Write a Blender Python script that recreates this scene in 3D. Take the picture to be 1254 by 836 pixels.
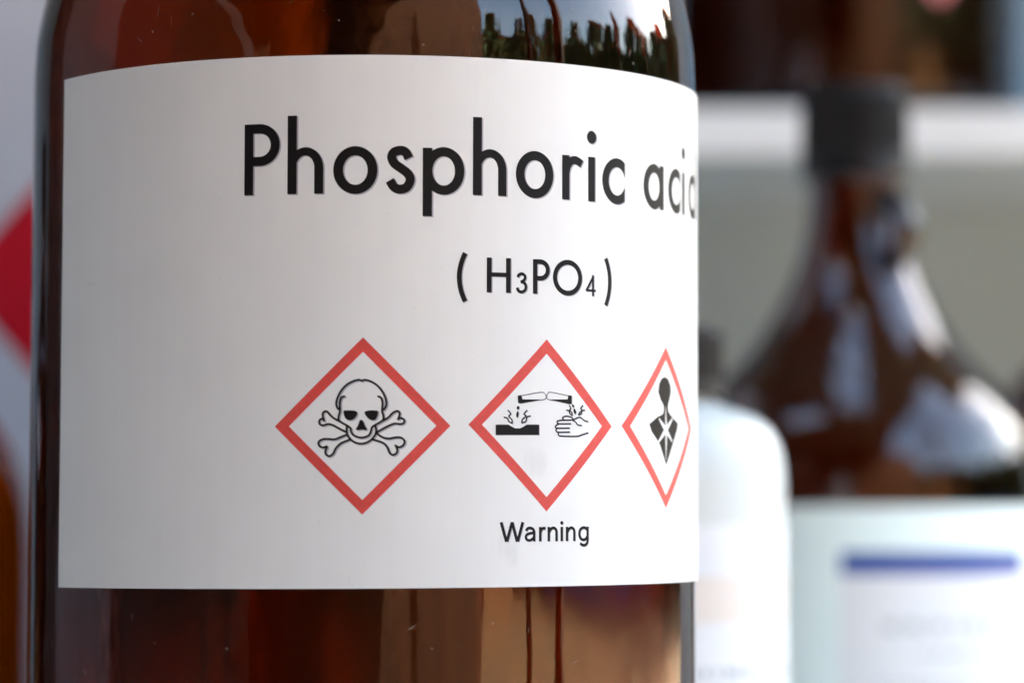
import bpy, bmesh, math, random
from mathutils import Vector, Matrix
from mathutils.geometry import tessellate_polygon

random.seed(7)
scene = bpy.context.scene
for o in list(bpy.data.objects):
    bpy.data.objects.remove(o)
COL = scene.collection

# ------------------------------------------------------------------ camera
cd = bpy.data.cameras.new('camera')
cam = bpy.data.objects.new('camera', cd)
COL.objects.link(cam)
cd.sensor_width = 36.0
cd.lens = 36.0 * 3900 / 1254
cd.clip_start = 0.02
cd.clip_end = 500
pit, rol = 0.057675, 0.002114
fwd = Vector((0, math.cos(pit), math.sin(pit)))
rgt = Vector((1, 0, 0))
upv = rgt.cross(fwd)
r2 = math.cos(rol) * rgt + math.sin(rol) * upv
u2 = -math.sin(rol) * rgt + math.cos(rol) * upv
mw = Matrix((r2, u2, -fwd)).transposed().to_4x4()
mw.translation = Vector((0.030194, -0.654045, 0.091603))
cam.matrix_world = mw
cd.dof.use_dof = True
cd.dof.focus_distance = 0.598
cd.dof.aperture_fstop = 9.8
cd.dof.aperture_blades = 0
scene.camera = cam

# ------------------------------------------------------------------ sky, sun, exposure
SUN_DIR = Vector((0.34, 0.83, 0.44)).normalized()      # towards the sun (behind the building)
world = bpy.data.worlds.new('World')
scene.world = world
world.use_nodes = True
wn = world.node_tree
bgn = wn.nodes['Background']
sky = wn.nodes.new('ShaderNodeTexSky')
sky.sky_type = 'NISHITA'
sky.sun_disc = False
sky.sun_elevation = math.asin(SUN_DIR.z)
sky.sun_rotation = math.atan2(SUN_DIR.x, SUN_DIR.y)
sky.air_density = 1.0
sky.dust_density = 4.0
sky.ozone_density = 1.0
bgn.inputs['Strength'].default_value = 0.15
tint = wn.nodes.new('ShaderNodeMix')          # white balance: shifts the whole sky greener and less violet
tint.data_type = 'RGBA'
tint.blend_type = 'MULTIPLY'
tint.inputs[0].default_value = 1.0
tint.inputs[7].default_value = (0.965, 1.02, 0.985, 1)
wn.links.new(sky.outputs[0], tint.inputs[6])
wn.links.new(tint.outputs[2], bgn.inputs['Color'])
sl = bpy.data.lights.new('sun', 'SUN')
sl.energy = 2.8
sl.angle = math.radians(0.5)
sl.color = (1.0, 0.97, 0.86)
sun = bpy.data.objects.new('sun', sl)
COL.objects.link(sun)
sun.rotation_euler = SUN_DIR.to_track_quat('Z', 'Y').to_euler()
scene.view_settings.view_transform = 'Standard'
scene.view_settings.look = 'None'
scene.view_settings.gamma = 1.0
scene.view_settings.use_curve_mapping = False
scene.view_settings.exposure = 3.75
scene.render.engine = 'CYCLES'
cy = scene.cycles
cy.max_bounces = 18
cy.diffuse_bounces = 5
cy.glossy_bounces = 8
cy.transmission_bounces = 16
cy.transparent_max_bounces = 8
cy.caustics_reflective = False
cy.caustics_refractive = True
cy.sample_clamp_indirect = 8.0
cy.use_denoising = True
try:
    cy.denoiser = 'OPENIMAGEDENOISE'
except Exception:
    pass

# ------------------------------------------------------------------ materials
def mat(name, color, rough=0.5, spec=0.5, metal=0.0, noise=None, bump=None, alpha=None):
    """noise = (scale, amount) mottles the colour; bump = (scale, distance)."""
    m = bpy.data.materials.new(name)
    m.use_nodes = True
    nt = m.node_tree
    b = nt.nodes['Principled BSDF']
    b.inputs['Base Color'].default_value = (*color, 1)
    b.inputs['Roughness'].default_value = rough
    b.inputs['Specular IOR Level'].default_value = spec
    b.inputs['Metallic'].default_value = metal
    tc = nt.nodes.new('ShaderNodeTexCoord')
    if noise:
        n = nt.nodes.new('ShaderNodeTexNoise')
        n.inputs['Scale'].default_value = noise[0]
        n.inputs['Detail'].default_value = 6
        nt.links.new(tc.outputs['Object'], n.inputs['Vector'])
        r = nt.nodes.new('ShaderNodeValToRGB')
        r.color_ramp.elements[0].position = 0.3
        r.color_ramp.elements[1].position = 0.7
        a = noise[1]
        r.color_ramp.elements[0].color = (*[c * (1 - a) for c in color], 1)
        r.color_ramp.elements[1].color = (*[min(1, c * (1 + a)) for c in color], 1)
        nt.links.new(n.outputs['Fac'], r.inputs['Fac'])
        nt.links.new(r.outputs['Color'], b.inputs['Base Color'])
    if bump:
        n2 = nt.nodes.new('ShaderNodeTexNoise')
        n2.inputs['Scale'].default_value = bump[0]
        n2.inputs['Detail'].default_value = 4
        nt.links.new(tc.outputs['Object'], n2.inputs['Vector'])
        bp = nt.nodes.new('ShaderNodeBump')
        bp.inputs['Strength'].default_value = 1.0
        bp.inputs['Distance'].default_value = bump[1]
        nt.links.new(n2.outputs['Fac'], bp.inputs['Height'])
        nt.links.new(bp.outputs['Normal'], b.inputs['Normal'])
    return m


def glass_mat(name, sig, wob=0.00012, rough=0.0, ior=1.56):
    """Amber glass: clear dielectric surface, absorption per metre in the volume, wavy moulded surface."""
    m = bpy.data.materials.new(name)
    m.use_nodes = True
    nt = m.node_tree
    b = nt.nodes['Principled BSDF']
    b.inputs['Base Color'].default_value = (1, 1, 1, 1)
    b.inputs['Roughness'].default_value = rough
    b.inputs['IOR'].default_value = ior
    b.inputs['Transmission Weight'].default_value = 1.0
    tc = nt.nodes.new('ShaderNodeTexCoord')
    mp = nt.nodes.new('ShaderNodeMapping')
    mp.inputs['Scale'].default_value = (1, 1, 0.45)
    nt.links.new(tc.outputs['Object'], mp.inputs['Vector'])
    n = nt.nodes.new('ShaderNodeTexNoise')
    n.inputs['Scale'].default_value = 75
    n.inputs['Detail'].default_value = 2.5
    n.inputs['Roughness'].default_value = 0.45
    nt.links.new(mp.outputs[0], n.inputs['Vector'])
    bp = nt.nodes.new('ShaderNodeBump')
    bp.inputs['Distance'].default_value = wob
    bp.inputs['Strength'].default_value = 1.0
    nt.links.new(n.outputs['Fac'], bp.inputs['Height'])
    nt.links.new(bp.outputs['Normal'], b.inputs['Normal'])
    va = nt.nodes.new('ShaderNodeVolumeAbsorption')
    d = max(sig)
    va.inputs['Density'].default_value = d
    va.inputs['Color'].default_value = (*[1 - s / d for s in sig], 1)
    nt.links.new(va.outputs[0], nt.nodes['Material Output'].inputs['Volume'])
    return m


M = {}
M['amber'] = glass_mat('amber_glass', (310, 720, 1700))
M['amber_far'] = glass_mat('amber_glass_smooth', (380, 880, 1800), wob=0.00002, ior=1.58)
M['amber_pale'] = glass_mat('amber_glass_pale', (150, 430, 1600), wob=0.00003)
M['dust'] = mat('dust', (0.30, 0.28, 0.25), 0.9, 0.1)
M['ink'] = mat('black_ink', (0.008, 0.0075, 0.0075), 0.5, 0.12)
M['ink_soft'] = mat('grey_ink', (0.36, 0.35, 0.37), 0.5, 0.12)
M['red_ink'] = mat('red_ink', (0.60, 0.062, 0.05), 0.5, 0.35, noise=(900, 0.07))
M['paper_ink'] = mat('white_ink', (0.72, 0.72, 0.72), 0.5, 0.35)
M['black_plastic'] = mat('black_plastic', (0.008, 0.008, 0.008), 0.45, 0.3, bump=(900, 0.00003))
M['white_plastic'] = mat('white_plastic', (0.66, 0.69, 0.66), 0.35, 0.45, bump=(60, 0.0002))
M['mint_paper'] = mat('mint_paper', (0.84, 0.96, 0.92), 0.5, 0.4)
M['white_paper'] = mat('white_paper', (0.80, 0.80, 0.80), 0.5, 0.4)
M['peach_paper'] = mat('peach_ink', (0.80, 0.71, 0.63), 0.55, 0.3)
M['blue_ink'] = mat('blue_ink', (0.001, 0.05, 0.30), 0.45, 0.4)
M['faint_ink'] = mat('faint_ink', (0.45, 0.46, 0.46), 0.5, 0.3)
M['sticker_red'] = mat('sticker_red', (0.55, 0.004, 0.02), 0.4, 0.4)
M['sticker_pink'] = mat('sticker_pink', (0.72, 0.22, 0.22), 0.5, 0.3)
M['carton'] = mat('carton', (0.56, 0.59, 0.64), 0.6, 0.3, noise=(30, 0.04))
M['shelf_white'] = mat('shelf_white', (0.86, 0.90, 0.87), 0.45, 0.4, noise=(18, 0.03))
M['shelf_shaded'] = mat('shelf_shaded', (0.40, 0.46, 0.47), 0.6, 0.3, noise=(18, 0.05))
M['wall_paint'] = mat('wall_paint', (0.37, 0.475, 0.525), 0.8, 0.2, noise=(2.2, 0.14), bump=(140, 0.0006))
M['blocker_left_wood'] = mat('blocker_left_wood', (0.11, 0.09, 0.08), 0.7, 0.3, noise=(7, 0.3), bump=(40, 0.002))
M['blocker_front_wood'] = mat('blocker_front_wood', (0.050, 0.019, 0.005), 0.7, 0.2, noise=(5, 0.35), bump=(40, 0.002))
M['blocker_roof_paint'] = mat('blocker_roof_paint', (0.24, 0.26, 0.25), 0.85, 0.2, noise=(3, 0.1))
M['reflector_paint'] = mat('reflector_paint', (0.42, 0.37, 0.37), 0.6, 0.3, noise=(5, 0.1))
M['bench_wood'] = mat('bench_wood', (0.16, 0.13, 0.10), 0.6, 0.3, noise=(14, 0.3), bump=(60, 0.001))
M['bench_top'] = mat('bench_top', (0.87, 0.86, 0.80), 0.45, 0.4, noise=(14, 0.05))
M['dirt'] = mat('dirt', (0.29, 0.17, 0.075), 0.9, 0.1, noise=(0.6, 0.3), bump=(6, 0.03))
M['leaf'] = mat('leaf', (0.045, 0.07, 0.02), 0.6, 0.3, noise=(0.8, 0.5))
M['shed_wood'] = mat('shed_wood', (0.30, 0.15, 0.06), 0.75, 0.2, noise=(3, 0.3))
M['shed_roof'] = mat('shed_roof', (0.20, 0.19, 0.19), 0.7, 0.3, noise=(3, 0.2))
M['dark_glass'] = mat('dark_window', (0.03, 0.035, 0.04), 0.08, 0.5)
M['blue_paint'] = mat('blue_paint', (0.09, 0.13, 0.24), 0.6, 0.3, noise=(4, 0.2))
M['post_wood'] = mat('post_wood', (0.07, 0.035, 0.02), 0.65, 0.3, noise=(9, 0.3), bump=(30, 0.002))


def paper_label_mat():
    """Printed label paper: UV is in millimetres along and up the label; faint fibre, specks and two rubbed ink smudges."""
    m = bpy.data.materials.new('label_paper')
    m.use_nodes = True
    nt = m.node_tree
    L = nt.links.new
    b = nt.nodes['Principled BSDF']
    b.inputs['Roughness'].default_value = 0.42
    b.inputs['Specular IOR Level'].default_value = 0.4
    uv = nt.nodes.new('ShaderNodeUVMap')
    uv.uv_map = 'mm'
    def noise(scale, detail, vec=None):
        n = nt.nodes.new('ShaderNodeTexNoise')
        n.inputs['Scale'].default_value = scale
        n.inputs['Detail'].default_value = detail
        L(vec or uv.outputs[0], n.inputs['Vector'])
        return n.outputs['Fac']
    def mr(v, a, b_, c, d):
        n = nt.nodes.new('ShaderNodeMapRange')
        n.inputs['From Min'].default_value = a
        n.inputs['From Max'].default_value = b_
        n.inputs['To Min'].default_value = c
        n.inputs['To Max'].default_value = d
        L(v, n.inputs['Value'])
        return n.outputs[0]
    def math_(op, a, b_):
        n = nt.nodes.new('ShaderNodeMath')
        n.operation = op
        for i, v in enumerate((a, b_)):
            if isinstance(v, (int, float)):
                n.inputs[i].default_value = v
            else:
                L(v, n.inputs[i])
        return n.outputs[0]
    base = mr(noise(0.06, 4), 0.3, 0.7, 0.965, 1.0)
    streak = nt.nodes.new('ShaderNodeMapping')
    streak.inputs['Scale'].default_value = (1.0, 0.06, 1)
    L(uv.outputs[0], streak.inputs['Vector'])
    base = math_('MULTIPLY', base, mr(noise(0.35, 3, streak.outputs[0]), 0.35, 0.65, 0.985, 1.0))
    specks = mr(noise(1.6, 2), 0.735, 0.77, 1.0, 0.80)
    base = math_('MULTIPLY', base, specks)
    sep = nt.nodes.new('ShaderNodeSeparateXYZ')
    L(uv.outputs[0], sep.inputs[0])
    # (centre s, z, radii): rubbed toner under the corroded block and left of the signal word; scuffs
    for cs, cz, rs, rz, amt in ((36.2, 103.2, 3.2, 3.4, .16), (29.6, 88.0, 3.0, 2.6, .14), (31.5, 86.0, 2.2, 2.4, .12), (-56.5, 137.5, 2.6, .5, .12)):
        dx = math_('DIVIDE', math_('SUBTRACT', sep.outputs[0], cs), rs)
        dz = math_('DIVIDE', math_('SUBTRACT', sep.outputs[1], cz), rz)
        d2 = math_('ADD', math_('MULTIPLY', dx, dx), math_('MULTIPLY', dz, dz))
        mask = math_('MAXIMUM', math_('SUBTRACT', 1.0, d2), 0.0)
        mk = math_('MULTIPLY', mask, mr(noise(0.55, 2, streak.outputs[0]), 0.3, 0.8, 0.0, 1.0))
        base = math_('MULTIPLY', base, math_('SUBTRACT', 1.0, math_('MULTIPLY', mk, amt)))
    col = nt.nodes.new('ShaderNodeCombineColor')
    L(math_('MULTIPLY', base, 0.738), col.inputs[0])
    L(math_('MULTIPLY', base, 0.738), col.inputs[1])
    L(math_('MULTIPLY', base, 0.715), col.inputs[2])
    L(col.outputs[0], b.inputs['Base Color'])
    bp = nt.nodes.new('ShaderNodeBump')
    bp.inputs['Distance'].default_value = 0.00002
    L(math_('ADD', noise(2.2, 4), math_('MULTIPLY', noise(0.12, 3, streak.outputs[0]), 6.0)), bp.inputs['Height'])
    L(bp.outputs[0], b.inputs['Normal'])
    return m


M['label'] = paper_label_mat()

# ------------------------------------------------------------------ helpers
def link(name, me, m=None, parent=None, smooth=False):
    o = bpy.data.objects.new(name, me)
    COL.objects.link(o)
    if m is not None:
        me.materials.append(m)
    if parent is not None:
        o.parent = parent
    if smooth:
        for p in me.polygons:
            p.use_smooth = True
    return o


def from_bm(name, bm, m=None, parent=None, smooth=False):
    me = bpy.data.meshes.new(name)
    bm.normal_update()
    bm.to_mesh(me)
    bm.free()
    return link(name, me, m, parent, smooth)


def empty(name, loc=(0, 0, 0), rz=0.0):
    o = bpy.data.objects.new(name, None)
    COL.objects.link(o)
    o.location = loc
    o.rotation_euler = (0, 0, rz)
    o.empty_display_size = 0.02
    return o


def tag(o, label, cat, group=None):
    o['label'] = label
    o['category'] = cat
    if group:
        o['group'] = group
    return o


def structure(o):
    o['kind'] = 'structure'
    return o


def add_box(bm, lo, hi, bevel=0.0, seg=2):
    r = bmesh.ops.create_cube(bm, size=1)
    for v in r['verts']:
        v.co = Vector([lo[i] + (v.co[i] + .5) * (hi[i] - lo[i]) for i in range(3)])
    if bevel:
        es = list({e for v in r['verts'] for e in v.link_edges})
        bmesh.ops.bevel(bm, geom=es, offset=bevel, segments=seg, affect='EDGES', profile=.5)


def box(name, lo, hi, m, parent=None, bevel=0.0):
    bm = bmesh.new()
    add_box(bm, lo, hi, bevel)
    return from_bm(name, bm, m, parent)


def spline(pts, n=8, closed=False):
    out = []
    P = [Vector((*p, 0)) if len(p) == 2 else Vector(p) for p in pts]
    N = len(P)
    rng = range(N if closed else N - 1)
    for i in rng:
        p0 = P[(i - 1) % N] if (closed or i > 0) else P[0] * 2 - P[1]
        p1, p2 = P[i], P[(i + 1) % N]
        p3 = P[(i + 2) % N] if (closed or i + 2 < N) else P[-1] * 2 - P[-2]
        for k in range(n):
            t = k / n
            out.append(.5 * ((2 * p1) + (p2 - p0) * t + (2 * p0 - 5 * p1 + 4 * p2 - p3) * t * t + (3 * p1 - p0 - 3 * p2 + p3) * t ** 3))
    if not closed:
        out.append(P[-1])
    return [(v.x, v.y) for v in out]


def lathe(name, prof, m, parent=None, seg=96, closed=False):
    """prof: (radius, z) list; a point with radius 0 becomes a pole. closed joins last to first."""
    bm = bmesh.new()
    rings = []
    for r, z in prof:
        if r < 1e-6:
            rings.append([bm.verts.new((0, 0, z))])
        else:
            rings.append([bm.verts.new((r * math.cos(2 * math.pi * k / seg), r * math.sin(2 * math.pi * k / seg), z)) for k in range(seg)])
    pairs = list(zip(rings, rings[1:]))
    if closed:
        pairs.append((rings[-1], rings[0]))
    for a, b in pairs:
        for k in range(seg):
            k2 = (k + 1) % seg
            if len(a) == 1 and len(b) == 1:
                continue
            if len(a) == 1:
                bm.faces.new((a[0], b[k2], b[k]))
            elif len(b) == 1:
                bm.faces.new((a[k], a[k2], b[0]))
            else:
                bm.faces.new((a[k], a[k2], b[k2], b[k]))
    bmesh.ops.recalc_face_normals(bm, faces=bm.faces)
    return from_bm(name, bm, m, parent, smooth=True)


def shell(outer, wall, base):
    """closed glass shell profile from an outer profile running from the base centre to the lip"""
    inner = []
    for i, (r, z) in enumerate(outer):
        a = outer[max(i - 1, 0)]
        b = outer[min(i + 1, len(outer) - 1)]
        t = Vector((b[0] - a[0], b[1] - a[1]))
        if t.length < 1e-9:
            continue
        t.normalize()
        nr, nz = t.y, -t.x                 # outward normal
        rr, zz = r - nr * wall, z - nz * wall
        if r < 1e-6:
            rr = 0.0
        zz = max(zz, outer[0][1] + base)
        inner.append((max(rr, 0.0), zz))
    inner[-1] = (outer[-1][0] - wall, outer[-1][1])
    return outer + inner[::-1]


def cap_mesh(name, r, z0, z1, m, parent, ridges=60, depth=0.0007):
    """screw cap with vertical grip ridges, rounded top edge and a plain band at the foot"""
    bm = bmesh.new()
    seg = ridges * 4
    H = z1 - z0
    prof = [(r * .93, z0, 0), (r * 1.0, z0, 0), (r * 1.0, z0 + H * .16, 0), (r * .985, z0 + H * .18, 0), (r * .985, z0 + H * .21, 1),
            (r * .98, z1 - H * .16, 1), (r * .96, z1 - H * .06, .5), (r * .9, z1, 0)]
    rings = []
    for rr, z, d in prof:
        ring = []
        for k in range(seg):
            a = 2 * math.pi * k / seg
            q = rr - d * depth * (1 if k % 4 in (0, 1) else 0)
            ring.append(bm.verts.new((q * math.cos(a), q * math.sin(a), z)))
        rings.append(ring)
    for a, b in zip(rings, rings[1:]):
        for k in range(seg):
            bm.faces.new((a[k], a[(k + 1) % seg], b[(k + 1) % seg], b[k]))
    bm.faces.new(rings[-1])
    bm.faces.new(rings[0][::-1])
    return from_bm(name, bm, m, parent)


# ---- flat print wrapped round a cylinder: 2D art in millimetres (s along the curve, z up)
class Art:
    def __init__(self):
        self.bm = bmesh.new()
        self.lay = self.bm.verts.layers.float.new('lift')
        self.n = 0

    def _vert(self, p, lift):
        v = self.bm.verts.new((p[0], 0, p[1]))
        v[self.lay] = lift
        return v

    def poly(self, pts):
        lift = self.n * 0.0006
        self.n += 1
        vs = [self._vert(p, lift) for p in pts]
        for t in tessellate_polygon([[Vector((p[0], p[1], 0)) for p in pts]]):
            try:
                self.bm.faces.new([vs[i] for i in t])
            except ValueError:
                pass

    def strip(self, A, B):
        lift = self.n * 0.0006
        self.n += 1
        a = [self._vert(p, lift) for p in A]
        b = [self._vert(p, lift) for p in B]
        for i in range(len(A) - 1):
            self.bm.faces.new((a[i], a[i + 1], b[i + 1], b[i]))

    def stroke(self, pts, w, round_caps=False, w2=None):
        P = [Vector(p) for p in pts]
        A, B = [], []
        for i, p in enumerate(P):
            d0 = (P[i] - P[i - 1]).normalized() if i else (P[1] - P[0]).normalized()
            d1 = (P[i + 1] - P[i]).normalized() if i + 1 < len(P) else d0
            t = (d0 + d1)
            t = t.normalized() if t.length > 1e-6 else d0
            c = max(t.dot(d1), .5)
            ww = w if w2 is None else w + (w2 - w) * i / (len(P) - 1)
            n = Vector((-t.y, t.x)) * (ww / 2 / c)
            A.append(p + n)
            B.append(p - n)
        self.strip(A, B)
        if round_caps:
            for q in (P[0], P[-1]):
                self.disc(q.x, q.y, w / 2, w / 2, 12)

    def disc(self, x, y, rx, ry, n=28):
        self.poly([(x + rx * math.cos(2 * math.pi * k / n), y + ry * math.sin(2 * math.pi * k / n)) for k in range(n)])

    def ring(self, x, y, rx, ry, w, wy=None, n=56):
        wy = wy or w
        an = [2 * math.pi * k / n for k in range(n + 1)]
        self.strip([(x + rx * math.cos(a), y + ry * math.sin(a)) for a in an],
                   [(x + (rx - w) * math.cos(a), y + (ry - wy) * math.sin(a)) for a in an])

    def rect(self, x0, y0, x1, y1):
        self.poly([(x0, y0), (x1, y0), (x1, y1), (x0, y1)])

    def build(self, name, m, parent, radius, lift, step=1.4, tilt=0.0072, phi0=0.0, shift=(0, 0)):
        bm = self.bm
        xs = [v.co.x for v in bm.verts]
        lo, hi = min(xs), max(xs)
        k = math.ceil(lo / step)
        while k * step < hi:
            bmesh.ops.bisect_plane(bm, geom=bm.verts[:] + bm.edges[:] + bm.faces[:], plane_co=(k * step, 0, 0), plane_no=(1, 0, 0), dist=1e-4)
            k += 1
        for v in bm.verts:
            s, z = v.co.x + shift[0], v.co.z + shift[1]
            r = radius + (lift + v[self.lay]) * .001
            ph = s * .001 / radius + phi0
            v.co = (r * math.sin(ph), -r * math.cos(ph), (z + tilt * s) * .001)
        bmesh.ops.recalc_face_normals(bm, faces=bm.faces)
        for f in bm.faces:
            c = f.calc_center_median()
            if f.normal.x * c.x + f.normal.y * c.y < 0:
                f.normal_flip()
        return from_bm(name, bm, m, parent)

    def copy(self):
        a = Art()
        a.bm.free()
        a.bm = self.bm.copy()
        a.lay = a.bm.verts.layers.float['lift']
        a.n = self.n
        return a


def curved_label(name, radius, s0, s1, zb, zt, m, parent, thick=0.00015, tilt=0.0, skew=0.0, phi0=0.0, n=None):
    """sheet of label paper bent round a bottle: mm along the curve, real thickness, UV in mm"""
    n = n or max(12, int((s1 - s0) / 1.2))
    nz = 4
    bm = bmesh.new()
    uvl = bm.loops.layers.uv.new('mm')
    def row(rad):
        g = []
        for i in range(n + 1):
            col = []
            for j in range(nz + 1):
                t = j / nz
                s = s0 + (s1 - s0) * i / n
                if i == 0:
                    s += skew * (t - .5)
                z = zb + (zt - zb) * t + tilt * s
                ph = s * .001 / radius + phi0
                v = bm.verts.new((rad * math.sin(ph), -rad * math.cos(ph), z * .001))
                col.append((v, (s, z)))
            g.append(col)
        return g
    F = row(radius)
    Bk = row(radius - thick)
    def quad(*c):
        f = bm.faces.new([x[0] for x in c])
        for l, x in zip(f.loops, c):
            l[uvl].uv = x[1]
        f.smooth = True
        return f
    for i in range(n):
        for j in range(nz):
            quad(F[i][j], F[i + 1][j], F[i + 1][j + 1], F[i][j + 1])
            quad(Bk[i][j], Bk[i][j + 1], Bk[i + 1][j + 1], Bk[i + 1][j])
    edge = []
    for i in range(n):
        edge.append(quad(F[i][0], Bk[i][0], Bk[i + 1][0], F[i + 1][0]))
        edge.append(quad(F[i][nz], F[i + 1][nz], Bk[i + 1][nz], Bk[i][nz]))
    for j in range(nz):
        edge.append(quad(F[0][j], F[0][j + 1], Bk[0][j + 1], Bk[0][j]))
        edge.append(quad(F[n][j], Bk[n][j], Bk[n][j + 1], F[n][j + 1]))
    for f in edge:
        f.smooth = False
        for e in f.edges:
            e.smooth = False
    return from_bm(name, bm, m, parent)

# ---- traced pictogram strokes, mm from the centre of each diamond
SKULL= [[(-4.46, 3.04), (-4.79, 3.55), (-4.89, 4.26), (-4.64, 5.19), (-4.06, 6.36), (-3.01, 7.52), (-1.73, 8.22), (-0.68, 8.45), (-0.21, 8.26), (0.25, 8.44), (1.31, 8.21), (2.6, 7.43), (3.54, 6.33), (4.13, 5.16), (4.32, 4.22), (4.23, 3.52), (3.86, 2.94)], [(-3.4, 5.42), (-3.87, 5.26), (-4.17, 4.6), (-4.23, 3.78), (-4.18, 2.73), (-4.39, 1.91), (-4.45, 1.1), (-3.91, 0.63), (-2.86, 0.04), (-2.27, -0.43), (-2.1, -1.14), (-1.56, -1.79), (-0.28, -2.19), (1.0, -1.85), (1.47, -1.15), (1.7, -0.33), (2.28, 0.13), (3.33, 0.71), (3.79, 1.18), (3.79, 1.88), (3.55, 2.7), (3.62, 3.75), (3.57, 4.57), (3.31, 5.16), (2.84, 5.39)], [(-2.9, 0.04), (-2.95, -0.9), (-2.73, -1.83), (-1.91, -2.77), (-0.97, -3.2), (-0.27, -3.29), (0.66, -3.13), (1.59, -2.55), (2.24, -1.74), (2.47, -0.92), (2.33, 0.02)], [(-4.03, 0.74), (-5.32, 1.41), (-6.15, 2.16), (-6.5, 2.58), (-6.9, 2.7), (-7.32, 2.4), (-7.36, 1.82), (-7.2, 1.23), (-7.12, 0.95)], [(-7.2, 1.28), (-7.67, 1.28), (-8.02, 0.89), (-7.9, 0.35), (-7.31, 0.11), (-6.37, 0.34), (-5.43, 0.1), (-4.26, -0.54), (-2.97, -1.18)], [(3.79, 0.95), (4.73, 1.53), (5.54, 2.35), (6.36, 2.7), (6.79, 2.35), (6.72, 1.76), (6.49, 1.18)], [(6.54, 1.22), (7.08, 1.41), (7.62, 1.06), (7.55, 0.52), (6.96, 0.29), (5.79, 0.36), (4.38, -0.22), (3.1, -0.92), (2.52, -1.27)], [(-2.85, -1.6), (-4.01, -2.06), (-5.18, -2.47), (-6.35, -2.4), (-7.41, -2.46), (-8.11, -2.97), (-7.95, -3.67), (-7.29, -3.95), (-6.7, -3.79)], [(-6.63, -3.73), (-6.58, -3.96), (-6.86, -4.61), (-6.69, -5.27), (-6.1, -5.55), (-5.4, -5.09), (-4.94, -4.16), (-4.01, -3.23), (-2.38, -2.54)], [(2.52, -1.39), (3.69, -2.14), (4.86, -2.37), (6.27, -2.14), (7.21, -2.28), (7.73, -2.92), (7.45, -3.62), (6.75, -3.97), (6.16, -3.73)], [(6.04, -3.64), (6.23, -3.97), (6.4, -4.55), (6.16, -5.13), (5.58, -5.37), (4.99, -5.01), (4.52, -3.96), (3.7, -3.14), (1.82, -2.51)]]
SKULLF= [[(-3.53, 2.73), (-2.87, 2.84), (-1.7, 2.79), (-1.05, 2.55), (-1.11, 1.9), (-1.69, 1.2), (-2.39, 1.02), (-2.98, 1.21), (-3.38, 1.79)], [(0.35, 2.55), (1.33, 2.82), (2.5, 2.77), (2.83, 2.63), (2.74, 1.89), (2.39, 1.18), (1.81, 1.0), (1.22, 1.19), (0.64, 1.77)], [(-0.29, 1.1), (0.03, 0.91), (0.41, 0.02), (0.79, -0.63), (0.56, -0.82), (-0.17, -0.72), (-0.98, -0.81), (-1.22, -0.56), (-0.87, 0.03), (-0.57, 0.91)]]
CORR= [[(-5.45, 5.53), (-1.34, 6.2), (-0.48, 6.0), (-0.17, 5.44), (-0.58, 4.88), (-3.59, 4.49)], [(5.02, 5.66), (0.97, 6.24), (0.24, 6.01), (-0.01, 5.44), (0.35, 4.89), (3.07, 4.5)], [(-8.28, 2.72), (-7.75, 2.12), (-8.13, 1.61), (-7.51, 1.02), (-7.42, 0.33)], [(-9.08, 1.43), (-8.41, 1.26), (-8.13, 0.67), (-7.42, 0.33)], [(-4.33, 2.76), (-4.96, 2.07), (-4.47, 1.73), (-5.25, 1.12), (-5.44, 0.44)], [(-3.63, 1.74), (-4.32, 1.48), (-4.57, 0.7), (-5.44, 0.44)], [(5.24, 3.81), (5.57, 3.25), (5.24, 2.94), (5.79, 2.52), (5.9, 1.96)], [(4.58, 2.93), (5.13, 2.81), (5.35, 2.29), (5.9, 1.96)], [(8.49, 3.86), (7.98, 3.29), (8.38, 2.99), (7.69, 2.51), (7.47, 2.07)], [(8.95, 3.0), (8.32, 2.86), (8.15, 2.34), (7.47, 2.07)], [(3.94, 1.06), (3.61, 1.49), (4.42, 1.8), (5.79, 1.61), (6.24, 1.23), (7.75, 1.64), (8.9, 1.05), (9.77, 0.85)], [(5.52, 1.09), (2.81, 0.96), (2.34, 0.65), (2.81, 0.36), (5.52, 0.39)], [(2.81, 0.36), (2.02, -0.04), (2.34, -0.47), (5.24, -0.43)], [(2.34, -0.47), (2.08, -0.9), (2.66, -1.24), (5.24, -1.17)], [(2.66, -1.24), (2.66, -1.76), (3.35, -1.96), (6.91, -1.97), (8.33, -1.65), (9.77, -1.28)], [(5.68, 1.17), (6.63, 0.8), (7.19, 0.24), (8.15, 0.09)]]
CORRF= [[(-10.8, 0.05), (-8.18, 0.07), (-7.37, -0.35), (-6.74, -0.6), (-5.78, -0.59), (-5.15, -0.33), (-4.32, 0.11), (-1.68, 0.13), (-1.68, -1.8), (-10.79, -1.87)], [(-6.28, 5.48), (-5.55, 5.62), (-5.31, 4.81), (-0.83, 4.83), (-5.65, 4.03), (-6.18, 4.11)], [(5.79, 5.68), (5.02, 5.75), (4.8, 4.97), (0.45, 4.85), (5.24, 4.07), (5.79, 4.12)], [(-6.22, 3.6), (-5.93, 3.3), (-6.17, 2.87), (-6.51, 3.12)], [(-6.27, 2.65), (-6.08, 2.06), (-6.36, 1.33), (-6.61, 1.92)], [(5.95, 4.08), (6.34, 3.83), (6.23, 3.43), (5.84, 3.69)], [(6.34, 3.35), (6.85, 2.66), (6.62, 2.18), (6.23, 2.74)]]
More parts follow.
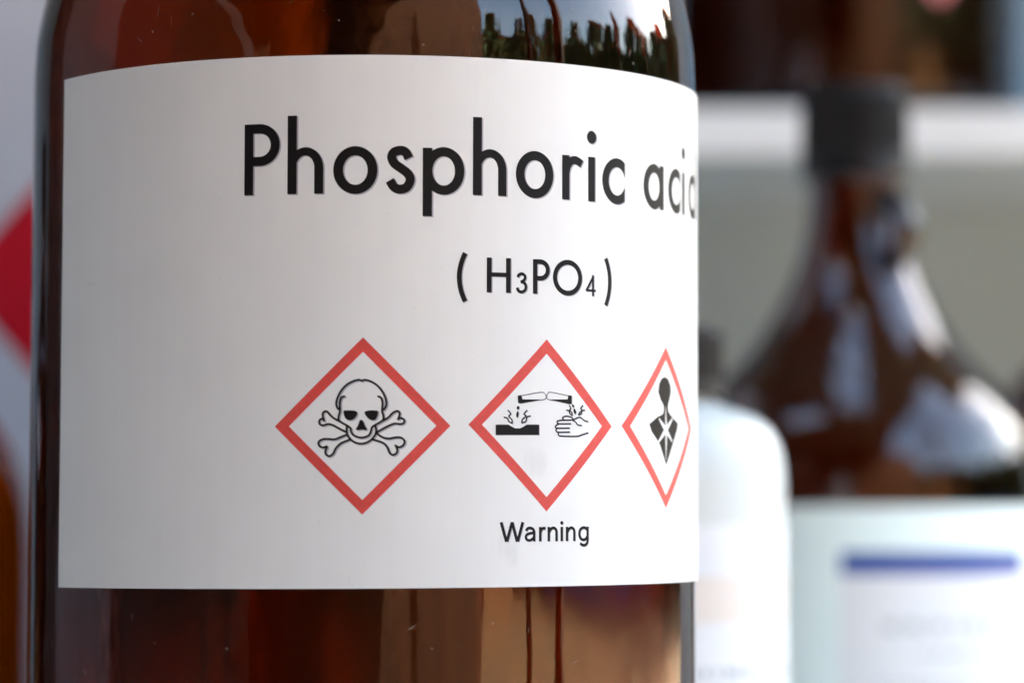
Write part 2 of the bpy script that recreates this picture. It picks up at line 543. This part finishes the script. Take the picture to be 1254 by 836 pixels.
HEALF= [[(-0.57, 9.9), (0.92, 9.49), (1.96, 8.26), (2.17, 7.0), (1.53, 5.51), (0.91, 4.44), (0.91, 3.3), (1.95, 2.49), (5.59, 0.88), (5.1, -0.31), (3.24, -2.88), (0.09, -7.38), (-2.57, -3.19), (-5.36, -0.94), (-6.18, 0.5), (-3.46, 1.94), (-1.26, 2.58), (-0.87, 3.34), (-1.06, 4.38), (-2.19, 5.4), (-3.01, 6.84), (-2.73, 8.32), (-1.91, 9.39)]]
HEAL= [[(-0.19, 3.99), (-0.01, -6.29)], [(-3.1, 1.69), (3.02, -2.72)], [(3.25, 1.93), (-3.46, -2.99)]]

# ================================================================== the place
CX = 0.80         # edge of the added roof over the bench
SX0, SX1, SY0, SY1 = -0.08, 0.24, -0.15, 0.58  # roof hole made for an overhead highlight on the handled bottle
GZ = -0.98        # yard ground
BZ = -0.06        # workbench top

def ground():
    bm = bmesh.new()
    bmesh.ops.create_grid(bm, x_segments=60, y_segments=60, size=150)
    for v in bm.verts:
        v.co.z = GZ + 0.05 * math.sin(v.co.x * .31) * math.cos(v.co.y * .23)
    structure(from_bm('ground', bm, M['dirt'], smooth=True))
ground()
structure(box('wall_back', (-3.2, 1.30, GZ - .2), (1.15, 1.42, 1.36), M['wall_paint']))
structure(box('blocker_left', (-1.45, -2.02, GZ - .2), (-1.33, 1.298, 1.36), M['blocker_left_wood']))  # unseen wall added to keep light and reflections dark on the left
structure(box('blocker_front', (-1.328, -2.02, GZ - .2), (1.68, -1.90, 1.36), M['blocker_front_wood']))  # unseen wall added to close off the light behind the camera

def blocker_roof():
    """unseen roof added to block sky; two holes let in fill and a highlight, cut back over the front right corner"""
    X = [-4.2, -1.05, -.36, SX0, SX1, CX, 1.34]
    Y = [-2.2, -.42, SY0, .05, SY1, .62, 4.2]
    bm = bmesh.new()
    for i in range(6):
        for j in range(6):
            cx, cy_ = (X[i] + X[i + 1]) / 2, (Y[j] + Y[j + 1]) / 2
            if SX0 < cx < SX1 and SY0 < cy_ < SY1 or -1.05 < cx < -.36 and -.42 < cy_ < .05 or cx > CX and cy_ < .62:
                continue
            add_box(bm, (X[i], Y[j], 1.362), (X[i + 1], Y[j + 1], 1.46))
    bmesh.ops.remove_doubles(bm, verts=bm.verts, dist=1e-5)
    bm.verts.index_update()
    seen = {}
    for f in bm.faces:
        seen.setdefault(tuple(sorted(v.index for v in f.verts)), []).append(f)
    bmesh.ops.delete(bm, geom=[f for fs in seen.values() if len(fs) > 1 for f in fs], context='FACES_ONLY')
    bmesh.ops.recalc_face_normals(bm, faces=bm.faces)
    structure(from_bm('blocker_roof', bm, M['blocker_roof_paint']))
blocker_roof()
structure(box('porch_floor', (-1.328, -1.898, GZ - .1), (1.35, 1.298, GZ + .12), M['bench_wood'], bevel=.01))


def reflector_panel():
    t = empty('reflector_panel', (-1.326, .40, GZ + .122))
    box('reflector_leaf', (0, -.42, .005), (.035, .42, 2.05), M['reflector_paint'], t, bevel=.004)  # pale panel added to brighten the label's left and reflect in the glass
    box('handle', (.0355, -.36, .95), (.075, -.33, 1.08), M['dark_glass'], t, bevel=.004)
    tag(t, 'added pale panel reflecting light from the unseen side wall', 'door')
reflector_panel()


def porch_post(x, y, w):
    bm = bmesh.new()
    add_box(bm, (x - w / 2, y - w / 2, GZ + .12), (x + w / 2, y + w / 2, 1.360), .006)
    return from_bm('porch_post', bm, M['post_wood'])
tag(porch_post(1.13, -0.72, .040), 'dark wooden porch post on the shed side of the yard opening', 'post', 'porch posts')
tag(porch_post(1.24, -0.46, .070), 'thicker dark wooden porch post beside the slim one', 'post', 'porch posts')

# timber shed across the yard (seen in the glass only)
def shed():
    t = empty('timber_shed', (31, -29, GZ), math.radians(-46))
    box('wall', (-3.2, -1.5, -.1), (3.2, 1.5, 2.3), M['shed_wood'], t)
    for k in range(22):
        box('plank', (-3.2 + k * .292, 1.502, 0), (-3.2 + k * .292 + .27, 1.53, 2.28), M['shed_wood'], t)
    bm = bmesh.new()
    add_box(bm, (-3.5, -1.8, 2.3), (3.5, 2.0, 2.42))
    for v in bm.verts:
        v.co.z += .25 * (v.co.y + 1.8) / 3.8 * -1 + .3
    from_bm('roof', bm, M['shed_roof'], t)
    w = box('window', (-1.9, 1.532, 1.0), (-.9, 1.58, 1.8), M['white_plastic'], t)
    box('pane', (-1.82, 1.582, 1.08), (-.98, 1.59, 1.72), M['dark_glass'], w)
    d = box('door', (.9, 1.532, .02), (1.8, 1.57, 1.95), M['post_wood'], t)
    box('handle', (1.66, 1.572, .95), (1.72, 1.61, 1.07), M['dark_glass'], d)
    t.scale = (2.0, 2.0, 1.8)
    tag(t, 'brown timber shed with one window across the dirt yard', 'shed')
shed()

# low blue fence, added as stand-in for a blue band in the reflections
def fence():
    t = empty('blue_reflection_fence', (42, 2.0, GZ), math.radians(90))
    for k in range(8):
        box('post', (-11 + k * 3.1, -.05, 0), (-10.9 + k * 3.1, .05, 1.0), M['blue_paint'], t)
    for k in range(5):
        box('board', (-11.1, -.085, .1 + k * .18), (10.9, -.052, .26 + k * .18), M['blue_paint'], t)
    t.scale = (2.2, 2.2, 1.6)
    tag(t, 'low blue board fence added for its reflection along the far side of the yard', 'fence')
fence()

# dark wood behind the yard: one uncountable mass of leaves
def wood():
    rnd = random.Random(3)
    verts, faces = [], []
    for k in range(90):
        az = math.radians(-8 + 172 * k / 89 + rnd.uniform(-2, 2))
        d = rnd.uniform(46, 60)
        cx, cy = d * math.sin(az), -d * math.cos(az)
        h = rnd.uniform(9.5, 16)
        conif = rnd.random() < .06
        if conif:
            h *= 1.25
        wd = h * (.2 if conif else .38)
        for q in range(620):
            t = rnd.random()
            if conif:
                rad = wd * (1.02 - t) * (0.4 + .6 * rnd.random())
            else:
                rad = wd * math.sqrt(max(0, 1 - (2 * t - .85) ** 2)) * (0.3 + .75 * rnd.random()) if t < .92 else wd * .2
            a = rnd.uniform(0, 2 * math.pi)
            c = Vector((cx + rad * math.cos(a), cy + rad * math.sin(a), GZ + .2 + t * h))
            u = Vector((rnd.gauss(0, 1), rnd.gauss(0, 1), rnd.gauss(0, 1))).normalized() * rnd.uniform(.5, 1.1)
            w = u.cross(Vector((rnd.gauss(0, 1), rnd.gauss(0, 1), rnd.gauss(0, 1)))).normalized() * rnd.uniform(.35, .8)
            b = len(verts)
            verts += [c - u, c + w, c + u, c - w]
            faces.append((b, b + 1, b + 2, b + 3))
    me = bpy.data.meshes.new('wood')
    me.from_pydata([tuple(v) for v in verts], [], faces)
    o = link('wood', me, M['leaf'])
    o['kind'] = 'stuff'
    tag(o, 'dark mass of trees beyond the far side of the yard', 'trees')
wood()

# workbench the bottles stand on, and the thick board under the large bottle, pale and wide to bounce light
def bench():
    t = empty('workbench', (0, .35, GZ + .12))
    h = BZ - (GZ + .12)
    for k in range(4):
        box('plank', (-1.25, -.90 + k * .45, h - .04), (.60, -.90 + k * .45 + .446, h), M['bench_top'], t, bevel=.003)
    for x in (-1.1, .5):
        for y in (-.84, .84):
            box('leg', (x - .035, y - .035, 0), (x + .035, y + .035, h - .042), M['bench_wood'], t)
    tag(t, 'pale plank-topped workbench under the reagent bottles', 'workbench')
    tag(box('board', (-.62, -.48, BZ), (.34, .155, -.0003), M['bench_top'], bevel=.003), 'thick pale light-bouncing board under the large phosphoric acid bottle', 'board')  # out of view, widened to throw light up the label
bench()

# white wall shelf
def shelf():
    t = empty('wall_shelf', (.42, 1.299, .279))
    box('board', (-.58, -.343, .001), (.50, 0, .0235), M['shelf_shaded'], t)  # grey puts the shade of the shelf's underside into its colour
    box('front_edge', (-.58, -.35, 0), (.50, -.3432, .024), M['shelf_white'], t, bevel=.001)
    for x in (-.5, .42):
        box('bracket', (x - .012, -.28, -.02), (x + .012, 0, -.0005), M['shelf_white'], t)
        box('bracket', (x - .012, -.02, -.2), (x + .012, -.0005, -.0205), M['shelf_white'], t)
    tag(t, 'white wall shelf carrying a large amber bottle', 'shelf')
shelf()

# ================================================================== large labelled bottle
R = 0.068
def main_bottle():
    t = empty('chemical_bottle', (0, 0, 0))
    tag(t, 'large amber glass bottle with a white phosphoric acid label', 'bottle')
    shoulder = spline([(.0680, .176), (.0680, .1795), (.06785, .1845), (.0673, .1908), (.0653, .2000), (.0617, .2100), (.0560, .2210), (.0470, .2330), (.0360, .2440),
                       (.0265, .2530), (.0205, .2620), (.0180, .2720), (.0175, .2800)], 6)
    outer = [(0, .004), (.030, .0035), (.050, .0015), (.057, .0003)] + spline([(.057, .0003), (.0635, .0018), (.0670, .0060), (.0680, .0120)], 4)[1:]
    outer += [(.068, z) for z in (.03, .06, .08, .10, .12, .14, .16)] + shoulder
    outer += [(.0200, .2805), (.0205, .2830), (.0180, .2850), (.0165, .2860), (.0165, .3050), (.0160, .3062)]
    lathe('glass_body', shell(outer, .0030, .006), M['amber'], t, seg=224, closed=False)
    cap_mesh('cap', .0215, .2865, .3120, M['black_plastic'], t)
    # dust and lint clinging to the glass: far too fine to count
    rnd = random.Random(21)
    bm = bmesh.new()
    for k in range(330):
        if rnd.random() < .5:
            z, r = rnd.uniform(.015, .0785), .068
        else:
            z = rnd.uniform(.1805, .232)
            i = next(q for q in range(len(shoulder) - 1) if shoulder[q + 1][1] >= z)
            (r0, z0), (r1, z1) = shoulder[i], shoulder[i + 1]
            r = r0 + (r1 - r0) * (z - z0) / max(z1 - z0, 1e-9)
        ph = rnd.uniform(-1.5, 1.5)
        n = Vector((math.sin(ph), -math.cos(ph), 0))
        c = n * (r + .00006) + Vector((0, 0, z))
        tx, tz = Vector((math.cos(ph), math.sin(ph), 0)), Vector((0, 0, 1))
        lint = rnd.random() < .12
        l = rnd.uniform(.0006, .0018) if lint else rnd.uniform(.00008, .00022)
        w_ = .00005 if lint else l * rnd.uniform(.5, 1)
        a = rnd.uniform(0, math.pi)
        u, v = tx * math.cos(a) + tz * math.sin(a), tz * math.cos(a) - tx * math.sin(a)
        bm.faces.new([bm.verts.new(c + u * p * l + v * q * w_) for p, q in ((-1, -.6), (.1, -1), (1, .2), (0, 1))])
    d = from_bm('dust_specks', bm, M['dust'], t)
    d['kind'] = 'stuff'
    lab = curved_label('label', .0682, -67.95, 145, 80.0, 178.48, M['label'], t, thick=.00012, tilt=.0070, skew=.42)
    RL = .0682

    # ---- title lettering
    w = 1.76
    T = Art()
    B0 = 152.72
    def stem(x, y0, y1, ww=w):
        T.rect(x, B0 + y0, x + ww, B0 + y1)
    def gl_P(x):
        stem(x, 0, 13.2)
        c = [(x + 1.0, B0 + 12.33)] + [(x + 3.0 + 3.0 * math.sin(a), B0 + 9.29 + 3.04 * math.cos(a)) for a in [math.pi * k / 20 for k in range(21)]] + [(x + 1.0, B0 + 6.25)]
        T.stroke(c, 1.76)
    def gl_h(x):
        stem(x, 0, 14.6)
        c = [(x + 5.9, B0), (x + 5.9, B0 + 4.7)] + [(x + 3.38 + 2.52 * math.cos(a), B0 + 4.8 + 3.1 * math.sin(a)) for a in [math.radians(6 + 164 * k / 18) for k in range(19)]]
        T.stroke(c, 1.72, w2=1.45)
    def gl_o(x):
        T.ring(x + 4.1, B0 + 4.33, 4.1, 4.45, 1.84, 1.74)
    def gl_s(x):
        T.stroke(spline([(x + a, B0 + b) for a, b in ((4.35, 6.55), (3.75, 7.65), (2.85, 8.02), (1.62, 7.68), (1.15, 6.75), (1.65, 5.6), (2.8, 4.75), (4.1, 3.75), (4.62, 2.6), (4.0, 1.25), (2.75, .80), (1.6, 1.2), (.80, 2.45))], 6), 1.72)
    def gl_p(x):
        stem(x, -4.15, 8.6)
        T.ring(x + 3.98, B0 + 4.33, 3.98, 4.45, 1.84, 1.74)
    def gl_r(x):
        stem(x, 0, 8.45, 1.72)
        T.stroke(spline([(x + a, B0 + b) for a, b in ((.9, 4.9), (1.3, 6.35), (2.1, 7.35), (3.1, 7.6), (4.0, 7.33), (4.75, 6.92))], 6), 1.55)
    def gl_i(x):
        stem(x, 0, 8.5)
        T.disc(x + .88, B0 + 12.25, 1.22, 1.25)
    def gl_c(x):
        cx, cy_, rx, ry, dx = x + 4.15, B0 + 4.33, 4.15, 4.45, 2.3
        a0, b0 = math.acos(dx / rx), math.acos(dx / (rx - 1.78))
        n = 48
        T.strip([(cx + rx * math.cos(a0 + (2 * math.pi - 2 * a0) * k / n), cy_ + ry * math.sin(a0 + (2 * math.pi - 2 * a0) * k / n)) for k in range(n + 1)],
                [(cx + (rx - 1.78) * math.cos(b0 + (2 * math.pi - 2 * b0) * k / n), cy_ + (ry - 1.74) * math.sin(b0 + (2 * math.pi - 2 * b0) * k / n)) for k in range(n + 1)])
    def gl_a(x, asc=8.6):
        T.ring(x + 3.98, B0 + 4.33, 3.98, 4.45, 1.84, 1.74)
        stem(x + 6.2, 0, asc)
    gl_P(-19.85); gl_h(-11.5); gl_o(-2.93); gl_s(6.73); gl_p(13.68); gl_h(23.3); gl_o(32.0); gl_r(42.25); gl_i(48.62); gl_c(52.34)
    gl_a(65.0); gl_c(75.1); gl_i(82.8); gl_a(87.5, 14.6)
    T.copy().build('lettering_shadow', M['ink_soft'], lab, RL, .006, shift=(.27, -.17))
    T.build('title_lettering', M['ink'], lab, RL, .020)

    # ---- formula
    T = Art()
    B0 = 134.66
    w = .93
    def stem2(x, y0, y1, ww=w):
        T.rect(x, B0 + y0, x + ww, B0 + y1)
    T.stroke([(20.70 + 1.15 * (k / 10) ** 2, B0 + 2.72 + 4.5 * k / 10) for k in range(-10, 11)], .95)
    stem2(26.1, 0, 6.5, .98); stem2(30.0, 0, 6.5, .98); T.rect(26.9, B0 + 2.95, 30.2, B0 + 3.75)
    T.stroke(spline([(32.40, B0 + 3.0), (32.75, B0 + 3.48), (33.35, B0 + 3.66), (33.9, B0 + 3.35), (33.95, B0 + 2.75), (33.5, B0 + 2.28), (33.05, B0 + 2.15)], 5), .55)
    T.stroke(spline([(33.05, B0 + 2.2), (33.75, B0 + 2.02), (34.15, B0 + 1.4), (34.0, B0 + .65), (33.3, B0 + .25), (32.6, B0 + .45), (32.3, B0 + 1.05)], 5), .57)
    stem2(35.7, 0, 6.5, .95)
    T.stroke([(36.2, B0 + 6.06)] + [(37.35 + 1.62 * math.sin(a), B0 + 4.5 + 1.56 * math.cos(a)) for a in [math.pi * k / 16 for k in range(17)]] + [(36.2, B0 + 2.94)], .9)
    T.ring(43.6, B0 + 3.28, 3.48, 3.40, .96)
    T.stroke([(50.55, B0 + 1.12), (48.05, B0 + 1.12)], .42)
    T.stroke([(48.15, B0 + 1.05), (49.95, B0 + 3.75)], .48)
    T.rect(49.60, B0 + .05, 50.12, B0 + 4.05)
    T.stroke([(54.42 - 1.15 * (k / 10) ** 2, B0 + 2.92 + 4.5 * k / 10) for k in range(-10, 11)], .95)
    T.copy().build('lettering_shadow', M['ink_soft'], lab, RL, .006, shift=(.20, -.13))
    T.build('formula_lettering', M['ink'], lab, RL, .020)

    # ---- signal word
    T = Art()
    B0 = 88.42
    w = .50
    def pl(pts, ww=w, ww2=None):
        T.stroke([(x, B0 + y) for x, y in pts], ww, w2=ww2)
    def cv(pts, ww=w):
        T.stroke(spline([(x, B0 + y) for x, y in pts], 6), ww)
    for q in ([(29.10, 3.6), (30.18, 0)], [(30.30, 0), (31.36, 3.6)], [(31.36, 3.6), (32.42, 0)], [(32.54, 0), (33.60, 3.6)]):
        pl(q, .58)
    def ga(x):
        T.rect(x + 1.78, B0, x + 2.30, B0 + 1.9)
        cv([(x + .30, 1.95), (x + .60, 2.38), (x + 1.15, 2.50), (x + 1.75, 2.32), (x + 2.02, 1.80)], .52)
        cv([(x + 2.0, 1.58), (x + 1.2, 1.52), (x + .50, 1.28), (x + .26, .78), (x + .55, .30), (x + 1.15, .22), (x + 1.7, .48), (x + 2.0, .9)], .50)
    def gn(x):
        T.rect(x, B0, x + .54, B0 + 2.68)
        cv([(x + 2.02, 0), (x + 2.02, 1.2), (x + 1.98, 1.9), (x + 1.72, 2.35), (x + 1.22, 2.48), (x + .70, 2.25), (x + .30, 1.65)], .54)
    def gi(x):
        T.rect(x, B0, x + .56, B0 + 2.68)
        T.disc(x + .28, B0 + 3.42, .35, .35, 16)
    ga(34.0)
    T.rect(37.10, B0, 37.64, B0 + 2.68)
    cv([(37.34, 1.55), (37.6, 2.15), (38.0, 2.42), (38.52, 2.42)], .54)
    gn(39.0); gi(41.95); gn(43.2)
    cx = 47.25
    cv([(48.50, 1.9), (48.15, 2.32), (47.5, 2.50), (46.85, 2.28), (46.5, 1.75), (46.5, 1.0), (46.85, .42), (47.5, .22), (48.1, .42), (48.45, .85)], .54)
    cv([(48.50, 2.68), (48.50, 1.2), (48.50, .1), (48.30, -.50), (47.75, -.80), (47.1, -.72), (46.65, -.42)], .54)
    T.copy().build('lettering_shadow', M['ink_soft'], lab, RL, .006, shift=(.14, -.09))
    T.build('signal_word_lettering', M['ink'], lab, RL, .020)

    # ---- hazard diamonds
    def diamond(cs, cz, hs, hz, bw):
        A = Art()
        o = [(cs - hs, cz), (cs, cz + hz), (cs + hs, cz), (cs, cz - hz)]
        q = 1 - bw / hs
        i = [(cs - hs * q, cz), (cs, cz + hz * q), (cs + hs * q, cz), (cs, cz - hz * q)]
        for k in range(4):
            A.poly([o[k], o[(k + 1) % 4], i[(k + 1) % 4], i[k]])
        A.build('diamond_border', M['red_ink'], lab, RL, .012)
    diamond(2.75, 109.83, 16.35, 16.3, 2.69)
    diamond(38.75, 110.08, 16.2, 16.1, 2.69)
    diamond(73.95, 110.25, 16.1, 15.8, 2.65)
    A = Art()
    for s in SKULL:
        A.stroke(spline([(x + 2.75, y + 109.85) for x, y in s], 5), .395, round_caps=True)
    for s in SKULLF:
        A.poly(spline([(x + 2.75, y + 109.85) for x, y in s], 4, closed=True))
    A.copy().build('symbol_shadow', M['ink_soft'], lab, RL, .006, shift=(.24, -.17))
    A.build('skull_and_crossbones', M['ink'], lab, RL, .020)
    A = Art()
    for k, s in enumerate(CORR):
        A.stroke(spline([(x + 38.75, y + 110.05) for x, y in s], 4), .11 if k < 2 else .25, round_caps=k > 1)
    for k, s in enumerate(CORRF):
        pts = [(x + 38.75, y + 110.05) for x, y in s]
        A.poly(pts if k < 3 else spline(pts, 4, closed=True))
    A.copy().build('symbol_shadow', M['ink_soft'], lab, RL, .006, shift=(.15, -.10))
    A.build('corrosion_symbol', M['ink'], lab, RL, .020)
    A = Art()
    A.poly([(x * 1.12 + 74.0, y + 110.25) for x, y in HEALF[0]])
    A.build('health_hazard_symbol', M['ink'], lab, RL, .010)
    A = Art()
    for k, s in enumerate(HEAL):
        (x0, y0), (x1, y1) = s
        xm, ym = (x0 + x1) / 2 if k else .1, (y0 + y1) / 2 if k else -.55
        for q in (s[0], s[1]):
            A.stroke([(xm + 74.0, ym + 110.25), (q[0] + 74.0, q[1] + 110.25)], 1.1 if k else .7, w2=.16 if k == 0 else .28)
    A.build('health_hazard_star', M['paper_ink'], lab, RL, .022)
main_bottle()

# ================================================================== other bottles
def amber_bottle(name, loc, outer, wall, cap=None, glass='amber_far', seg=96):
    t = empty(name, loc)
    lathe('glass_body', shell(outer, wall, wall * 1.6), M[glass], t, seg=seg)
    if cap:
        cap_mesh('cap', cap[0], cap[1], cap[2], M['black_plastic'], t, ridges=48)
    return t


def base_prof(r):
    return [(0, .004), (r * .6, .003), (r * .82, .0004)] + spline([(r * .82, .0004), (r * .94, .002), (r * .985, .006), (r, .012)], 4)[1:]


# handled bottle behind on the right; heights are above the bench
def handled_bottle():
    r = .066
    outer = base_prof(r) + [(r, z) for z in (.04, .08, .12, .15, .160)]
    outer += spline([(r, .162), (r * .995, .170), (.0640, .179), (.0600, .190), (.0520, .201), (.0420, .211), (.0340, .221), (.0275, .232), (.0220, .244), (.0185, .256), (.0170, .268), (.0165, .276)], 5)
    outer += [(.0190, .2768), (.0195, .279), (.0170, .281), (.0160, .282), (.0160, .304), (.0155, .305)]
    t = amber_bottle('handled_bottle', (.1550, .5, BZ), outer, .003, cap=(.0200, .2800, .3105), seg=128)
    # finger ring on the neck, turned towards the right front
    bm = bmesh.new()
    N, K = 40, 14
    ax = Vector((.52, -.854, 0))
    c = ax * .0190 + Vector((0, 0, .2565))
    g = []
    for i in range(N):
        a = 2 * math.pi * i / N
        d = ax * math.cos(a) + Vector((0, 0, 1)) * math.sin(a) * 1.15
        ctr = c + d * .0100
        side = Vector((0, 0, 1)).cross(ax)
        g.append([bm.verts.new(ctr + d.normalized() * .0042 * math.cos(2 * math.pi * k / K) + side * .0052 * math.sin(2 * math.pi * k / K)) for k in range(K)])
    for i in range(N):
        for k in range(K):
            bm.faces.new((g[i][k], g[(i + 1) % N][k], g[(i + 1) % N][(k + 1) % K], g[i][(k + 1) % K]))
    bmesh.ops.recalc_face_normals(bm, faces=bm.faces)
    from_bm('finger_ring', bm, M['amber_far'], t, smooth=True)
    RL = r + .0002
    lab = curved_label('label', RL, -33, 92, 44, 158.5, M['mint_paper'], t, thick=.00012)
    A = Art()
    A.rect(-13, 46, 72, 139)
    A.build('white_panel', M['white_paper'], lab, RL, .01, tilt=0)
    A = Art()
    A.rect(-12.5, 135.3, 63.5, 142.9)
    A.build('blue_stripe', M['blue_ink'], lab, RL, .02, tilt=0)
    A = Art()
    rnd = random.Random(5)
    for row, (z, h, x0, x1) in enumerate(((118.0, 4.2, 2, 58), (108.5, 2.6, 14, 46), (98.0, 1.6, 0, 60), (94.5, 1.6, 0, 52), (91, 1.6, 0, 57), (84, 1.6, 0, 60), (80.5, 1.6, 0, 40))):
        x = x0
        while x < x1:
            l = rnd.uniform(h * .5, h * 1.6)
            A.rect(x, z - h * .5, min(x + l, x1), z + h * .25)
            x += l + h * rnd.uniform(.35, .8)
    A.build('faint_print', M['faint_ink'], lab, RL, .02, tilt=0)
    tag(t, 'amber bottle with a finger ring on its neck and blue-striped label', 'bottle')
handled_bottle()


def small_amber(name, loc, s, label, glass='amber_far'):
    r = .050 * s
    outer = base_prof(r) + [(r, z * s) for z in (.04, .08, .12, .135)]
    outer += spline([(r, .138 * s), (r * .99, .146 * s), (r * .955, .156 * s), (r * .87, .168 * s), (r * .72, .180 * s), (r * .52, .190 * s), (r * .36, .199 * s), (r * .29, .208 * s), (r * .28, .214 * s)], 5)
    outer += [(r * .27, .215 * s), (r * .27, .232 * s), (r * .26, .233 * s)]
    t = amber_bottle(name, loc, outer, .0028, cap=(r * .34, .2155 * s, .240 * s), glass=glass)
    tag(t, label, 'bottle')
    return t
small_amber('amber_bottle', (-.1745, .36, BZ), 1.04, 'small lighter orange-brown bottle standing in front of the carton with red diamond', 'amber_pale')
small_amber('amber_bottle', (-.315, .30, BZ), 1.15, 'unseen dark amber bottle added beside the lighter orange-brown one')  # out of view, added to darken the reflection at the main bottle's edge
small_amber('amber_bottle', (-.060, .36, BZ), 1.12, 'added amber bottle hidden behind the large phosphoric acid bottle on the bench')  # added so the main bottle's glass looks dark from behind
small_amber('amber_bottle', (-.105, 1.08, .3034), 1.15, 'amber bottle at the wall end of the white shelf above the carton')
small_amber('amber_bottle', (.066, 1.06, .3034), 1.02, 'amber bottle next to the extra large one on the white shelf')
small_amber('amber_bottle', (.279, .64, BZ), 1.18, 'amber bottle with black cap beside the blue-striped handled bottle')


def shelf_bottle():
    r = .0925
    outer = base_prof(r) + [(r, z) for z in (.05, .10, .15, .20, .225)]
    outer += spline([(r, .228), (r * .99, .240), (r * .94, .256), (r * .82, .274), (r * .62, .290), (r * .42, .303), (r * .28, .316), (r * .235, .330), (r * .23, .340)], 5)
    outer += [(r * .21, .341), (r * .21, .366), (r * .2, .367)]
    t = amber_bottle('amber_bottle', (.2110, 1.055, .3034), outer, .0036, cap=(r * .27, .3415, .375), seg=128)
    RL = r + .0003
    A = Art()
    cs, cz, h = 40, 97, 40
    A.poly([(cs - h, cz), (cs, cz + h), (cs + h, cz), (cs, cz - h)])
    st = A.build('diamond_sticker', M['sticker_pink'], t, RL, 0, tilt=0)
    A = Art()
    h = 31
    A.poly([(cs - h, cz), (cs, cz + h), (cs + h, cz), (cs, cz - h)])
    A.build('sticker_centre', M['white_paper'], st, RL, .05, tilt=0)
    tag(t, 'extra large amber bottle with pink diamond sticker on the white shelf', 'bottle')
shelf_bottle()


def white_bottle():
    t = empty('plastic_bottle', (.0655, .22, BZ))
    r = .0396
    prof = [(0, .003), (r * .8, .0005)] + spline([(r * .8, .0005), (r * .93, .002), (r * .99, .007), (r, .013)], 4)[1:] + [(r, z) for z in (.05, .10, .14, .1585)]
    prof += spline([(r, .1605), (r * .995, .1665), (r * .965, .173), (r * .89, .1785), (r * .76, .182), (r * .60, .184), (r * .5, .1865), (r * .47, .190)], 5)
    prof += [(r * .47, .199), (0, .199)]
    lathe('body', prof, M['white_plastic'], t)
    cap_mesh('cap', .0232, .1868, .2065, M['black_plastic'], t, ridges=44)
    RL = r + .0002
    lab = curved_label('label', RL, -60, 92, 60, 152, M['white_paper'], t, thick=.00012)
    A = Art()
    A.rect(-58, 126, 90, 138.5)
    A.build('peach_band', M['peach_paper'], lab, RL, .01, tilt=0)
    A = Art()
    rnd = random.Random(9)
    for z in (112, 106, 100, 94, 86, 80):
        x = 10
        while x < 70:
            l = rnd.uniform(1.5, 6)
            A.rect(x, z, x + l, z + 2.2)
            x += l + rnd.uniform(1, 2)
    A.build('faint_print', M['faint_ink'], lab, RL, .01, tilt=0)
    tag(t, 'round-shouldered white plastic bottle with black cap behind the large amber bottle', 'bottle')
white_bottle()


def carton():
    t = empty('carton_box', (-.21, .56, BZ))
    box('carton_body', (-.10, -.06, .0003), (.155, .10, .420), M['carton'], t, bevel=.004)
    me = bpy.data.meshes.new('diamond_sticker')
    cx, cz, h, y = .0905, .2405, .0525, -.0604
    me.from_pydata([(cx - h, y, cz), (cx, y, cz - h * 1.18), (cx + h, y, cz), (cx, y, cz + h * 1.18)], [], [(0, 1, 2, 3)])
    link('diamond_sticker', me, M['sticker_red'], t)
    tag(t, 'pale bluish carton with a red hazard diamond behind the amber bottles', 'carton')
carton()
